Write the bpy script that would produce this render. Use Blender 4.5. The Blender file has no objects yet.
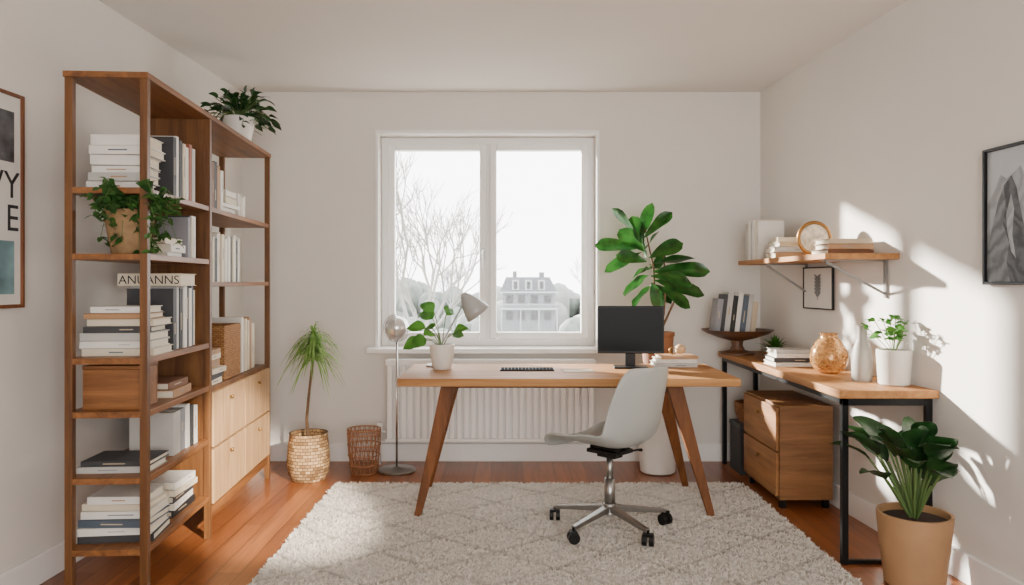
import bpy, math, random
import numpy as np
from mathutils import Vector, Matrix
random.seed(7); np.random.seed(7)
C = bpy.context.scene.collection
F=750.0; VX=507.0; HY=282.0; CH=1.261
BW=5.285; CEIL=2.6
def XL(y): return -1.865-.045*(BW-y)
def XR(y): return 1.785+.068*(BW-y)

# ---------------------------------------------------------------- materials
MATS={}
def newmat(name):
    m=bpy.data.materials.new(name); m.use_nodes=True
    nt=m.node_tree; return m,nt,nt.nodes['Principled BSDF']
def lin(h):
    h=h.lstrip('#'); v=[int(h[i:i+2],16)/255 for i in (0,2,4)]
    return tuple((c/12.92 if c<=.04045 else ((c+.055)/1.055)**2.4) for c in v)+(1,)
def plain(name,hexc,rough=.6,metal=0,var=.06,nscale=12,bump=0.0,bscale=200,coat=0,spec=None):
    if name in MATS: return MATS[name]
    m,nt,b=newmat(name); c=lin(hexc)
    tc=nt.nodes.new('ShaderNodeTexCoord'); n=nt.nodes.new('ShaderNodeTexNoise')
    n.inputs['Scale'].default_value=nscale; n.inputs['Detail'].default_value=3
    nt.links.new(tc.outputs['Object'],n.inputs['Vector'])
    r=nt.nodes.new('ShaderNodeValToRGB')
    r.color_ramp.elements[0].position=.3; r.color_ramp.elements[1].position=.7
    r.color_ramp.elements[0].color=tuple(max(0,x*(1-var)) for x in c[:3])+(1,)
    r.color_ramp.elements[1].color=tuple(min(1,x*(1+var)) for x in c[:3])+(1,)
    nt.links.new(n.outputs['Fac'],r.inputs['Fac']); nt.links.new(r.outputs['Color'],b.inputs['Base Color'])
    b.inputs['Roughness'].default_value=rough; b.inputs['Metallic'].default_value=metal
    if spec is not None: b.inputs['Specular IOR Level'].default_value=spec
    if bump:
        n2=nt.nodes.new('ShaderNodeTexNoise'); n2.inputs['Scale'].default_value=bscale
        nt.links.new(tc.outputs['Object'],n2.inputs['Vector'])
        bp=nt.nodes.new('ShaderNodeBump'); bp.inputs['Strength'].default_value=bump; bp.inputs['Distance'].default_value=.002
        nt.links.new(n2.outputs['Fac'],bp.inputs['Height']); nt.links.new(bp.outputs['Normal'],b.inputs['Normal'])
    MATS[name]=m; return m
def wood(name,h1,h2,axis='X',rough=.45,scale=1.0,spec=.4):
    if name in MATS: return MATS[name]
    m,nt,b=newmat(name)
    tc=nt.nodes.new('ShaderNodeTexCoord'); mp=nt.nodes.new('ShaderNodeMapping')
    s=[22*scale]*3; s['XYZ'.index(axis)]=1.6*scale; mp.inputs['Scale'].default_value=s
    nt.links.new(tc.outputs['Object'],mp.inputs['Vector'])
    n=nt.nodes.new('ShaderNodeTexNoise'); n.inputs['Scale'].default_value=1.0; n.inputs['Detail'].default_value=7; n.inputs['Roughness'].default_value=.65; n.inputs['Distortion'].default_value=.6
    nt.links.new(mp.outputs['Vector'],n.inputs['Vector'])
    r=nt.nodes.new('ShaderNodeValToRGB'); r.color_ramp.elements[0].position=.32; r.color_ramp.elements[1].position=.68
    r.color_ramp.elements[0].color=lin(h1); r.color_ramp.elements[1].color=lin(h2)
    nt.links.new(n.outputs['Fac'],r.inputs['Fac']); nt.links.new(r.outputs['Color'],b.inputs['Base Color'])
    b.inputs['Roughness'].default_value=rough; b.inputs['Specular IOR Level'].default_value=spec
    bp=nt.nodes.new('ShaderNodeBump'); bp.inputs['Strength'].default_value=.15; bp.inputs['Distance'].default_value=.002
    nt.links.new(n.outputs['Fac'],bp.inputs['Height']); nt.links.new(bp.outputs['Normal'],b.inputs['Normal'])
    MATS[name]=m; return m
def leafmat(name,h1,h2,rough=.4,trans=.3):
    if name in MATS: return MATS[name]
    m,nt,b=newmat(name)
    tc=nt.nodes.new('ShaderNodeTexCoord'); n=nt.nodes.new('ShaderNodeTexNoise'); n.inputs['Scale'].default_value=14
    nt.links.new(tc.outputs['Object'],n.inputs['Vector'])
    r=nt.nodes.new('ShaderNodeValToRGB'); r.color_ramp.elements[0].position=.35; r.color_ramp.elements[1].position=.65
    r.color_ramp.elements[0].color=lin(h1); r.color_ramp.elements[1].color=lin(h2)
    nt.links.new(n.outputs['Fac'],r.inputs['Fac']); nt.links.new(r.outputs['Color'],b.inputs['Base Color'])
    b.inputs['Roughness'].default_value=rough
    t=nt.nodes.new('ShaderNodeBsdfTranslucent'); nt.links.new(r.outputs['Color'],t.inputs['Color'])
    mx=nt.nodes.new('ShaderNodeMixShader'); mx.inputs[0].default_value=trans
    nt.links.new(b.outputs[0],mx.inputs[1]); nt.links.new(t.outputs[0],mx.inputs[2])
    nt.links.new(mx.outputs[0],nt.nodes['Material Output'].inputs['Surface'])
    MATS[name]=m; return m
def weave(name,h1,h2,scale=60):
    if name in MATS: return MATS[name]
    m,nt,b=newmat(name)
    tc=nt.nodes.new('ShaderNodeTexCoord')
    sep=nt.nodes.new('ShaderNodeSeparateXYZ'); nt.links.new(tc.outputs['Object'],sep.inputs[0])
    at=nt.nodes.new('ShaderNodeMath'); at.operation='ARCTAN2'
    nt.links.new(sep.outputs['Y'],at.inputs[0]); nt.links.new(sep.outputs['X'],at.inputs[1])
    ml=nt.nodes.new('ShaderNodeMath'); ml.operation='MULTIPLY'; ml.inputs[1].default_value=.15; nt.links.new(at.outputs[0],ml.inputs[0])
    cb=nt.nodes.new('ShaderNodeCombineXYZ'); nt.links.new(ml.outputs[0],cb.inputs['X']); nt.links.new(sep.outputs['Z'],cb.inputs['Y'])
    ch=nt.nodes.new('ShaderNodeTexBrick'); ch.inputs['Scale'].default_value=scale
    ch.inputs['Color1'].default_value=lin(h1); ch.inputs['Color2'].default_value=lin(h2); ch.inputs['Mortar'].default_value=tuple(x*.35 for x in lin(h1)[:3])+(1,)
    ch.inputs['Mortar Size'].default_value=.06; ch.inputs['Brick Width'].default_value=1.1; ch.inputs['Row Height'].default_value=.6
    nt.links.new(cb.outputs[0],ch.inputs['Vector'])
    nt.links.new(ch.outputs['Color'],b.inputs['Base Color']); b.inputs['Roughness'].default_value=.8
    bp=nt.nodes.new('ShaderNodeBump'); bp.inputs['Strength'].default_value=.8; bp.inputs['Distance'].default_value=.004; bp.invert=True
    nt.links.new(ch.outputs['Fac'],bp.inputs['Height']); nt.links.new(bp.outputs['Normal'],b.inputs['Normal'])
    MATS[name]=m; return m

# ---------------------------------------------------------------- mesh builder
class MB:
    def __init__(s): s.v=[]; s.f=[]; s.m=[]
    def add(s,vs,fs,mi=0):
        o=len(s.v); s.v+= [tuple(v) for v in vs]; s.f+=[tuple(i+o for i in f) for f in fs]; s.m+=[mi]*len(fs); return s
    def box(s,x0,x1,y0,y1,z0,z1,mi=0):
        vs=[(x0,y0,z0),(x1,y0,z0),(x1,y1,z0),(x0,y1,z0),(x0,y0,z1),(x1,y0,z1),(x1,y1,z1),(x0,y1,z1)]
        return s.add(vs,[(0,3,2,1),(4,5,6,7),(0,1,5,4),(1,2,6,5),(2,3,7,6),(3,0,4,7)],mi)
    def prism(s,poly,z0,z1,mi=0):
        n=len(poly); vs=[(x,y,z0) for x,y in poly]+[(x,y,z1) for x,y in poly]
        fs=[tuple(range(n))[::-1],tuple(range(n,2*n))]+[(i,(i+1)%n,(i+1)%n+n,i+n) for i in range(n)]
        return s.add(vs,fs,mi)
    def beam(s,p0,p1,a0,b0,a1=None,b1=None,mi=0,xr=Vector((1,0,0))):
        a1=a0 if a1 is None else a1; b1=b0 if b1 is None else b1
        p0=Vector(p0);p1=Vector(p1); d=(p1-p0).normalized()
        if abs(d.dot(xr))>.95: xr=Vector((0,0,1))
        y=d.cross(xr).normalized(); x=y.cross(d).normalized()
        vs=[]
        for p,a,b in((p0,a0,b0),(p1,a1,b1)):
            for sx,sy in((-1,-1),(1,-1),(1,1),(-1,1)): vs.append(p+x*sx*a/2+y*sy*b/2)
        return s.add(vs,[(0,3,2,1),(4,5,6,7),(0,1,5,4),(1,2,6,5),(2,3,7,6),(3,0,4,7)],mi)
    def tube(s,pts,rs,n=12,mi=0,cap=True):
        pts=[Vector(p) for p in pts]
        if not hasattr(rs,'__len__'): rs=[rs]*len(pts)
        vs=[];fs=[]; prev=None
        for i,p in enumerate(pts):
            if i==0: d=pts[1]-pts[0]
            elif i==len(pts)-1: d=pts[-1]-pts[-2]
            else: d=pts[i+1]-pts[i-1]
            d.normalize()
            if prev is None: a=Vector((0,0,1)) if abs(d.z)<.9 else Vector((1,0,0)); x=d.cross(a).normalized()
            else: x=(prev-d*prev.dot(d)).normalized()
            prev=x; y=d.cross(x)
            for k in range(n):
                t=2*math.pi*k/n; vs.append(p+(x*math.cos(t)+y*math.sin(t))*rs[i])
        for i in range(len(pts)-1):
            for k in range(n): fs.append((i*n+k,i*n+(k+1)%n,(i+1)*n+(k+1)%n,(i+1)*n+k))
        if cap: fs.append(tuple(range(n))[::-1]); fs.append(tuple(range((len(pts)-1)*n,len(pts)*n)))
        return s.add(vs,fs,mi)
    def lathe(s,prof,n=40,mi=0,c=(0,0,0)):
        vs=[];fs=[]
        for r,z in prof:
            r=max(r,1e-4)
            for k in range(n):
                t=2*math.pi*k/n; vs.append((c[0]+r*math.cos(t),c[1]+r*math.sin(t),c[2]+z))
        for i in range(len(prof)-1):
            for k in range(n): fs.append((i*n+k,i*n+(k+1)%n,(i+1)*n+(k+1)%n,(i+1)*n+k))
        if prof[0][0]>1e-3: fs.append(tuple(range(n))[::-1])
        if prof[-1][0]>1e-3: fs.append(tuple(range((len(prof)-1)*n,len(prof)*n)))
        return s.add(vs,fs,mi)
    def sphere(s,c,r,n=16,mi=0,sz=1.0):
        return s.lathe([(r*math.sin(math.pi*i/n),-r*sz*math.cos(math.pi*i/n)) for i in range(n+1)],n*2,mi,c)
    def torus(s,c,R,r,ax='Z',n=40,mi=0):
        pts=[]
        for k in range(n+1):
            t=2*math.pi*k/n; a,b=R*math.cos(t),R*math.sin(t)
            pts.append({'Z':(c[0]+a,c[1]+b,c[2]),'Y':(c[0]+a,c[1],c[2]+b),'X':(c[0],c[1]+a,c[2]+b)}[ax])
        return s.tube(pts,r,8,mi,cap=False)
    def leaf(s,base,d,L,W,droop=.3,mi=0,twist=0,seg=7,kind='oval',fold=.18,clamp=None):
        base=Vector(base); d=Vector(d).normalized(); up=Vector((0,0,1))
        side=d.cross(up)
        if side.length<.1: side=Vector((1,0,0))
        side.normalize(); side=Matrix.Rotation(twist,3,d)@side; nrm=side.cross(d)
        vs=[];fs=[]
        for i in range(seg+1):
            t=i/seg
            if kind=='oval': w=math.sin(math.pi*min(1,max(0,t))**.85)**.75 if 0<t<1 else .02
            elif kind=='fid': w=(.25+.75*t)*math.sin(math.pi*t)**.55*1.15 if 0<t<1 else .03
            else: w=min(1,t*5+.35)*(1-t)**.55 if t<1 else .01
            w*=W/2; p=base+d*L*t-up*droop*L*t*t
            wave=.06*W*math.sin(t*9+L*50)
            q=[p+side*w+nrm*(fold*w+wave),p+side*w*.5+nrm*fold*w*.4,p,p-side*w*.5+nrm*fold*w*.4,p-side*w+nrm*(fold*w-wave)]
            if clamp: q=[clamp(x) for x in q]
            vs+=q
        for i in range(seg):
            for k in range(4): fs.append((i*5+k,i*5+k+1,(i+1)*5+k+1,(i+1)*5+k))
        return s.add(vs,fs,mi)
    def obj(s,name,mats,parent=None,smooth=False,bevel=0,label=None,loc=None,sub=0,rot=None):
        me=bpy.data.meshes.new(name); me.from_pydata(s.v,[],s.f)
        mats=mats if isinstance(mats,(list,tuple)) else [mats]
        for m in mats: me.materials.append(m)
        me.polygons.foreach_set('material_index',s.m)
        if smooth: me.polygons.foreach_set('use_smooth',[True]*len(s.f))
        me.update()
        o=bpy.data.objects.new(name,me); C.objects.link(o)
        if parent: o.parent=parent
        if loc: o.location=loc
        if rot: o.rotation_euler=rot
        if bevel:
            b=o.modifiers.new('bevel','BEVEL'); b.width=bevel; b.segments=2; b.limit_method='ANGLE'; b.angle_limit=math.radians(40)
        if label: o['label']=label
        return o
def autosmooth(o,ang=40):
    import bmesh
    bm=bmesh.new(); bm.from_mesh(o.data); bmesh.ops.recalc_face_normals(bm,faces=bm.faces)
    for e in bm.edges:
        if len(e.link_faces)==2 and e.calc_face_angle(0)>math.radians(ang): e.smooth=False
    bm.to_mesh(o.data); bm.free(); return o
def thing(name,label,cat,loc=(0,0,0),rz=0,group=None,M=None,rot=None):
    e=bpy.data.objects.new(name,None); C.objects.link(e); e.empty_display_size=.05
    if M is not None: e.matrix_world=M
    else:
        e.location=loc; e.rotation_euler=rot if rot else (0,0,rz)
    e['label']=label; e['category']=cat
    if group: e['group']=group
    return e
def struct(o,label,cat='structure'):
    o['kind']='structure'; o['label']=label; o['category']=cat; return o

# ---------------------------------------------------------------- palette
WALL=plain('wall_paint','#dfdad3',.85,var=.015,nscale=3,bump=.08,bscale=120)
CEILM=plain('ceiling_paint','#e6e1da',.9,var=.015,nscale=2)
TRIM=plain('trim_paint','#efedea',.45,var=.01)
WHITE=plain('white_lacquer','#f3f1ee',.35,var=.01)
CERAM=plain('white_ceramic','#e0dbd3',.35,var=.03)
BLK=plain('black_metal','#131314',.4,.6)
BLKP=plain('black_plastic','#0b0b0c',.4,spec=.3)
CHROME=plain('chrome','#c0c0c2',.2,1.0)
STEEL=plain('brushed_steel','#9d9c99',.32,1.0)
WALy=wood('walnut_y','#5c361a','#966336','Y'); WALz=wood('walnut_z','#4b2b14','#795029','Z')
LEGW=wood('leg_wood','#532f14','#824f27','Z',.55,spec=.25)
OAKx=wood('oak_x','#96643a','#bd8d5a','X',.6,spec=.2); OAKy=wood('oak_y','#8b5b32','#b17f4c','Y',.55,spec=.25)
PALE=wood('pale_oak','#a07950','#c9a377','Z',.5)
PEDZ=wood('pedestal_wood','#674120','#92653c','X',.5)
PEDF=wood('pedestal_front','#7c512c','#a87644','Y',.5)
SOIL=plain('soil','#2e2018',.95,var=.3,nscale=60,bump=.8,bscale=80)

# ---------------------------------------------------------------- room
def floor_mat():
    m,nt,b=newmat('hardwood_floor')
    tc=nt.nodes.new('ShaderNodeTexCoord'); mp=nt.nodes.new('ShaderNodeMapping'); mp.inputs['Rotation'].default_value=(0,0,math.pi/2)
    nt.links.new(tc.outputs['Object'],mp.inputs['Vector'])
    br=nt.nodes.new('ShaderNodeTexBrick'); br.inputs['Scale'].default_value=1
    br.inputs['Brick Width'].default_value=1.3; br.inputs['Row Height'].default_value=.105; br.inputs['Mortar Size'].default_value=.0018
    br.inputs['Mortar Smooth'].default_value=.3
    br.inputs['Color1'].default_value=lin('#a46438'); br.inputs['Color2'].default_value=lin('#844b27'); br.inputs['Mortar'].default_value=lin('#3c1d0d')
    nt.links.new(mp.outputs['Vector'],br.inputs['Vector'])
    mp2=nt.nodes.new('ShaderNodeMapping'); mp2.inputs['Scale'].default_value=(26,1.5,1); nt.links.new(tc.outputs['Object'],mp2.inputs['Vector'])
    n=nt.nodes.new('ShaderNodeTexNoise'); n.inputs['Scale'].default_value=1; n.inputs['Detail'].default_value=8; n.inputs['Roughness'].default_value=.7; n.inputs['Distortion'].default_value=.5
    nt.links.new(mp2.outputs['Vector'],n.inputs['Vector'])
    r=nt.nodes.new('ShaderNodeValToRGB'); r.color_ramp.elements[0].position=.3; r.color_ramp.elements[1].position=.72
    r.color_ramp.elements[0].color=(.58,.55,.52,1); r.color_ramp.elements[1].color=(1.22,1.2,1.17,1)
    nt.links.new(n.outputs['Fac'],r.inputs['Fac'])
    mx=nt.nodes.new('ShaderNodeMix'); mx.data_type='RGBA'; mx.blend_type='MULTIPLY'; mx.inputs[0].default_value=1
    nt.links.new(br.outputs['Color'],mx.inputs[6]); nt.links.new(r.outputs['Color'],mx.inputs[7])
    nt.links.new(mx.outputs[2],b.inputs['Base Color']); b.inputs['Roughness'].default_value=.3
    bp=nt.nodes.new('ShaderNodeBump'); bp.inputs['Strength'].default_value=.25; bp.inputs['Distance'].default_value=.002; bp.invert=True
    nt.links.new(br.outputs['Fac'],bp.inputs['Height']); nt.links.new(bp.outputs['Normal'],b.inputs['Normal'])
    return m
Y0=-1.4
struct(MB().prism([(XL(Y0)-.2,Y0),(XR(Y0)+.2,Y0),(XR(BW)+.2,BW+.25),(XL(BW)-.2,BW+.25)],-.15,0).obj('floor',floor_mat()),'warm brown hardwood plank floor with soft sheen','floor')
struct(MB().prism([(XL(Y0)-.2,Y0),(XR(Y0)+.2,Y0),(XR(BW)+.2,BW+.25),(XL(BW)-.2,BW+.25)],CEIL,CEIL+.15).obj('ceiling',CEILM),'plain off-white painted ceiling','ceiling')
struct(MB().prism([(XL(Y0)-.2,Y0),(XL(Y0),Y0),(XL(BW),BW),(XL(BW),BW+.25),(XL(BW)-.2,BW+.25)],0,CEIL).obj('wall_left',WALL),'plain off-white painted side wall','wall')
struct(MB().prism([(XR(Y0),Y0),(XR(Y0)+.2,Y0),(XR(BW)+.2,BW+.25),(XR(BW),BW+.25),(XR(BW),BW)],0,CEIL).obj('wall_right',WALL),'plain off-white painted side wall catching sunlight','wall')
WX0,WX1,WZ0,WZ1=-.905,.632,.80,2.305
mb=MB()
mb.box(XL(BW),WX0,BW,BW+.25,0,CEIL); mb.box(WX1,XR(BW),BW,BW+.25,0,CEIL)
mb.box(WX0,WX1,BW,BW+.25,0,WZ0); mb.box(WX0,WX1,BW,BW+.25,WZ1,CEIL)
struct(mb.obj('wall_back',WALL),'off-white painted wall with a window opening','wall')
OX0,OX1,OZ0,OZ1=-.7,2.0,.35,2.35
mb=MB(); mb.box(XL(Y0)-.2,OX0,Y0-.2,Y0,0,CEIL); mb.box(OX1,XR(Y0)+.2,Y0-.2,Y0,0,CEIL); mb.box(OX0,OX1,Y0-.2,Y0,0,OZ0); mb.box(OX0,OX1,Y0-.2,Y0,OZ1,CEIL)  # unseen wall added to cut the rear fill, opening sized for its light
struct(mb.obj('fill_wall_front',WALL),'off-white wall added behind the camera, its opening sized for fill light','wall')
def bb(name,poly): struct(MB().prism(poly,0,.125).obj(name,TRIM,bevel=.004),'white painted baseboard along the wall','baseboard')
bb('baseboard_back',[(XL(BW)+.018,BW-.018),(XR(BW)-.018,BW-.018),(XR(BW)-.018,BW),(XL(BW)+.018,BW)])
bb('baseboard_left',[(XL(Y0),Y0),(XL(Y0)+.018,Y0),(XL(BW)+.018,BW),(XL(BW),BW)])
bb('baseboard_right',[(XR(Y0)-.018,Y0),(XR(Y0),Y0),(XR(BW),BW),(XR(BW)-.018,BW)])

# window
def glass_mat():
    m=bpy.data.materials.new('window_glass'); m.use_nodes=True; nt=m.node_tree; nt.nodes.clear()
    o=nt.nodes.new('ShaderNodeOutputMaterial'); t=nt.nodes.new('ShaderNodeBsdfTransparent'); g=nt.nodes.new('ShaderNodeBsdfGlossy'); g.inputs['Roughness'].default_value=.02
    mx=nt.nodes.new('ShaderNodeMixShader'); mx.inputs[0].default_value=.04
    nt.links.new(t.outputs[0],mx.inputs[1]); nt.links.new(g.outputs[0],mx.inputs[2]); nt.links.new(mx.outputs[0],o.inputs[0]); return m
GL=glass_mat()
win=bpy.data.objects.new('window_1',None); C.objects.link(win); win.location=((WX0+WX1)/2,BW,WZ0); struct(win,'white double casement window overlooking bare trees','window')
def rectframe(x0,x1,z0,z1,y0,y1,w,mb=None,wb=None):
    mb=mb or MB(); wb=w if wb is None else wb
    mb.box(x0,x0+w,y0,y1,z0,z1); mb.box(x1-w,x1,y0,y1,z0,z1); mb.box(x0+w,x1-w,y0,y1,z1-w,z1); mb.box(x0+w,x1-w,y0,y1,z0,z0+wb); return mb
hw=(WX1-WX0)/2; hh=WZ1-WZ0
rectframe(-hw-.022,hw+.022,-.02,hh+.025,-.012,0.0,.022).obj('casing',TRIM,win,bevel=.003)
fr=rectframe(-hw,hw,0,hh,.13,.20,.05); fr.box(-.022,.022,.13,.20,.05,hh-.05); fr.obj('frame',WHITE,win,bevel=.004)
for a,b_ in((-hw+.05,-.012),(.012,hw-.05)):
    s=rectframe(a,b_,.05,hh-.05,.10,.16,.05).obj('sash',WHITE,win,bevel=.008)
    MB().box(a+.05,b_-.05,.128,.132,.10,hh-.10).obj('glass_pane',GL,s)
hd=MB().box(-.045,-.021,.08,.10,.62,.70); hd.box(-.040,-.026,.06,.08,.55,.68); hd.obj('handle',STEEL,win,bevel=.003)
MB().box(-hw-.07,hw+.07,-.09,.10,-.035,-.001).obj('sill',TRIM,win,bevel=.006)

# ---------------------------------------------------------------- radiator
r=thing('radiator','white panel radiator with vertical fins under the window','radiator',(-.113,BW-.06,.17))
rw=.713
mb=MB(); mb.box(-rw,rw,-.075,-.02,0,.545)
n=30
for i in range(n):
    x=-rw+.026+i*(2*rw-.052)/(n-1); mb.box(x-.016,x+.016,-.105,-.075,.02,.52)
mb.obj('panel',WHITE,r,bevel=.004)
mb=MB()
for i in range(60):
    x=-rw+.02+i*(2*rw-.04)/59; mb.box(x-.004,x+.004,-.09,-.022,.545,.553)
mb.box(-rw-.004,rw+.004,-.112,-.09,.52,.56); mb.box(-rw,rw,-.022,-.012,.545,.56); mb.box(-rw-.004,rw+.004,-.112,-.105,0,.02); mb.obj('top_grille',WHITE,r,bevel=.002)
for x in(-.5,.46): MB().box(x,x+.04,-.02,.055,.1,.45).obj('wall_bracket',WHITE,r)
mb=MB(); mb.tube([(-rw-.01,-.06,.06),(-rw-.05,-.06,.06),(-rw-.05,-.06,-.165)],.009); mb.tube([(-rw-.05,-.06,.04),(-rw-.05,-.06,.12)],.02,16); mb.obj('valve',WHITE,r,smooth=True)

# ---------------------------------------------------------------- books
BC={'white':'#e0dcd4','cream':'#d3c7b0','grey':'#85858a','dark grey':'#353639','black':'#18181a','tan':'#a8805a','brown':'#744a2e','slate blue':'#4b5865','beige':'#bba98e','pale grey':'#b5b3ae','olive':'#6b6a4e','rust':'#94533a'}
PAGE=plain('paper','#ddd4c0',.9,var=.08,nscale=150)
def covm(c): return plain('cover_'+c.replace(' ','_'),BC[c],.6,var=.05)
def book(M,w,h,t,c,place,group,upright=False,marks=True):
    e=thing('book','%s book %s %s'%(c,'standing upright' if upright else 'lying flat',place),'book',M=M,group=group)
    k=min(.003,t*.14)
    mb=MB(); mb.box(-w/2,w/2,-h/2,h/2,0,k); mb.box(-w/2,w/2,-h/2,h/2,t-k,t); mb.box(-w/2,-w/2+k,-h/2,h/2,k,t-k)
    a=random.uniform(-.3,0)*h; b_=a+random.uniform(.15,.4)*h
    if t>.014 and marks and random.random()<.65: mb.box(-w/2-.0005,-w/2,a,min(b_,h*.45),t*.42,t*.58,1)
    mb.obj('cover',[covm(c),covm(random.choice(['grey','tan','pale grey','slate blue']) if c in('white','cream','pale grey','beige','tan') else 'beige')],e,bevel=.0008 if t>.02 else 0)
    MB().box(-w/2+k,w/2-.006,-h/2+.006,h/2-.006,k,t-k).obj('pages',PAGE,e)
    return e
def axM(x,y,o):
    x=Vector(x).normalized(); y=Vector(y).normalized(); z=x.cross(y)
    return Matrix(((x.x,y.x,z.x,o[0]),(x.y,y.y,z.y,o[1]),(x.z,y.z,z.z,o[2]),(0,0,0,1)))
def stack(P,x,y,z,items,ang,place,group,jit=.012):
    for w,h,t,c in items:
        a=ang+random.uniform(-.08,.08); s=Vector((math.cos(a),math.sin(a),0)); X=-s; Yv=Vector((0,0,1)).cross(X)
        book(P@axM(X,Yv,(x+random.uniform(-jit,jit),y+random.uniform(-jit,jit),z)),w,h,t,c,place,group); z+=t+.0015
    return z
def row(P,start,d,spine,items,place,group,lean=0,align=0.0):
    d=Vector(d).normalized(); s=Vector(spine).normalized(); p=Vector(start)
    up=Vector((0,0,1))
    for w,h,t,c in items:
        X=-s; Z=X.cross(up)
        o=p+X*(w/2+random.uniform(0,.012)+align)+up*(h/2)
        if Z.dot(d)<0: o=o+d*t
        M=axM(X,up,o)
        if lean: M=Matrix.Translation(p)@Matrix.Rotation(lean,4,d.cross(up))@Matrix.Translation(-p)@M
        book(P@M,w,h,t,c,place,group,True); p=p+d*(t/math.cos(lean)+.002)
    return p
I4=Matrix.Identity(4)
def rb(n,w,h,t,cols): return [(w*random.uniform(.85,1),h*random.uniform(.84,1),t*random.uniform(.55,1.35),random.choice(cols)) for _ in range(n)]
LIGHT=['white','white','cream','white','pale grey','beige']

# ---------------------------------------------------------------- bookcase
RZ=math.radians(3.5); BX,BY=-1.41,2.94; BL=1.9; BD=.315; BH=2.06; MU=.735
bc=thing('bookcase','tall open walnut bookcase with shelves and pale drawers against the wall','bookcase',(BX,BY,0),RZ)
PB=Matrix.Translation((BX,BY,0))@Matrix.Rotation(RZ,4,'Z')
for u in(0,MU,BL-.03):
    for x in(-.03,-BD):
        MB().box(x,x+.03,u,u+.03,0,BH).obj('post',WALz,bc,bevel=.002)
def shelf(z,u0,u1): MB().box(-BD+.004,-.004,u0,u1,z-.012,z+.012).obj('shelf',WALy,bc,bevel=.0015)
MB().box(-BD-.004,.004,-.006,BL+.006,BH,BH+.024).obj('top_board',WALy,bc,bevel=.002)
N_=[1.62,1.36,.95,.74,.48,.20]
for z in N_: shelf(z,.002,MU)
for z in[1.62,1.25]: shelf(z,MU+.03,BL-.002)
MB().box(-BD+.03,-.03,MU+.006,MU+.024,.16,BH).obj('divider_panel',WALz,bc)
MB().box(-BD+.004,-.014,MU+.03,BL-.03,.15,.735).obj('drawer_cabinet_body',WALz,bc,bevel=.002)
MB().box(-.03,-.006,MU+.03,BL-.03,.10,.15).obj('plinth_rail',WALy,bc)
du=(BL-.03-MU-.03)/2
for i in range(2):
    for j in range(2):
        u0=MU+.03+i*du+.009; z0=.163+j*.281
        d=MB().box(-.0135,.006,u0,u0+du-.018,z0,z0+.267).obj('drawer',PALE,bc,bevel=.002)
        MB().tube([(.006,u0+du/2-.009,z0+.21),(.022,u0+du/2-.009,z0+.21)],[.006,.011],14).obj('knob',plain('brass','#9a7b4a',.35,1),d,smooth=True)

pl='on the walnut bookcase'
z=N_[0]+.012; stack(PB,-.165,.19,z,rb(6,.19,.24,.033,LIGHT),-math.pi/2,pl,'books stacked on the upper shelf',jit=.018)
row(PB,(-.03,.37,z),(0,1,0),(1,0,0),[(.2,.27,.035,'dark grey'),(.2,.28,.03,'white'),(.21,.27,.04,'black'),(.2,.26,.03,'cream'),(.19,.25,.03,'white'),(.2,.27,.035,'rust'),(.2,.25,.03,'pale grey'),(.19,.26,.032,'white')],pl,'books standing on the upper shelf')
z=N_[1]+.012; stack(PB,-.12,.41,z,rb(3,.16,.2,.028,LIGHT),0,pl,'books stacked on the second shelf')
row(PB,(-.03,.53,z),(0,1,0),(1,0,0),rb(5,.15,.22,.03,['white','dark grey','cream','white','grey']),pl,'books standing on the second shelf')
z=N_[2]+.012; stack(PB,-.16,.2,z,[(.22,.28,.030,'cream'),(.21,.28,.028,'white'),(.22,.27,.032,'pale grey'),(.2,.26,.024,'dark grey'),(.21,.26,.028,'cream'),(.19,.25,.022,'tan'),(.18,.22,.026,'white')],-math.pi/2,pl,'books stacked on the third shelf')
row(PB,(-.03,.37,z),(0,1,0),(1,0,0),[(.2,.27,.04,'dark grey'),(.2,.28,.03,'pale grey'),(.2,.27,.035,'black'),(.2,.28,.03,'white'),(.21,.28,.035,'black'),(.2,.27,.03,'white'),(.2,.28,.03,'slate blue'),(.2,.26,.03,'cream')],pl,'books standing on the third shelf')
# lettered book laid across the upright ones, its spine towards the open end
tbk=book(PB@axM((0,1,0),(-1,0,0),(-.145,.475,z+.2815)),.2,.27,.055,'cream',pl,'books standing on the third shelf',marks=False)
z=N_[3]+.012
BXW=wood('box_wood','#683f20','#966438','X')
wbx=thing('storage_box','brown wooden storage box on the bookcase shelf','box',M=PB@Matrix.Translation((-.165,.15,z)))
mb=MB(); mb.box(-.11,.11,-.09,.09,0,.008); mb.box(-.11,.11,-.09,-.08,.008,.16); mb.box(-.11,.11,.08,.09,.008,.16); mb.box(-.11,-.1,-.08,.08,.008,.16); mb.box(.1,.11,-.08,.08,.008,.16); mb.obj('body',BXW,wbx,bevel=.002)
MB().box(-.112,.112,-.092,.092,.161,.175).obj('lid',BXW,wbx,bevel=.002)
stack(PB,-.13,.46,z,[(.18,.26,.035,'tan'),(.17,.24,.03,'brown')],0,pl,'brown books on the fourth shelf')
z=N_[4]+.012; stack(PB,-.165,.19,z,[(.2,.28,.025,'pale grey'),(.2,.27,.02,'dark grey')],-math.pi/2,pl,'books flat on the fifth shelf')
row(PB,(-.035,.38,z),(0,1,0),(1,0,0),[(.19,.19,.08,'pale grey'),(.19,.19,.07,'grey'),(.18,.2,.04,'white'),(.18,.19,.04,'dark grey'),(.18,.18,.05,'white')],pl,'binders on the fifth shelf')
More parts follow.
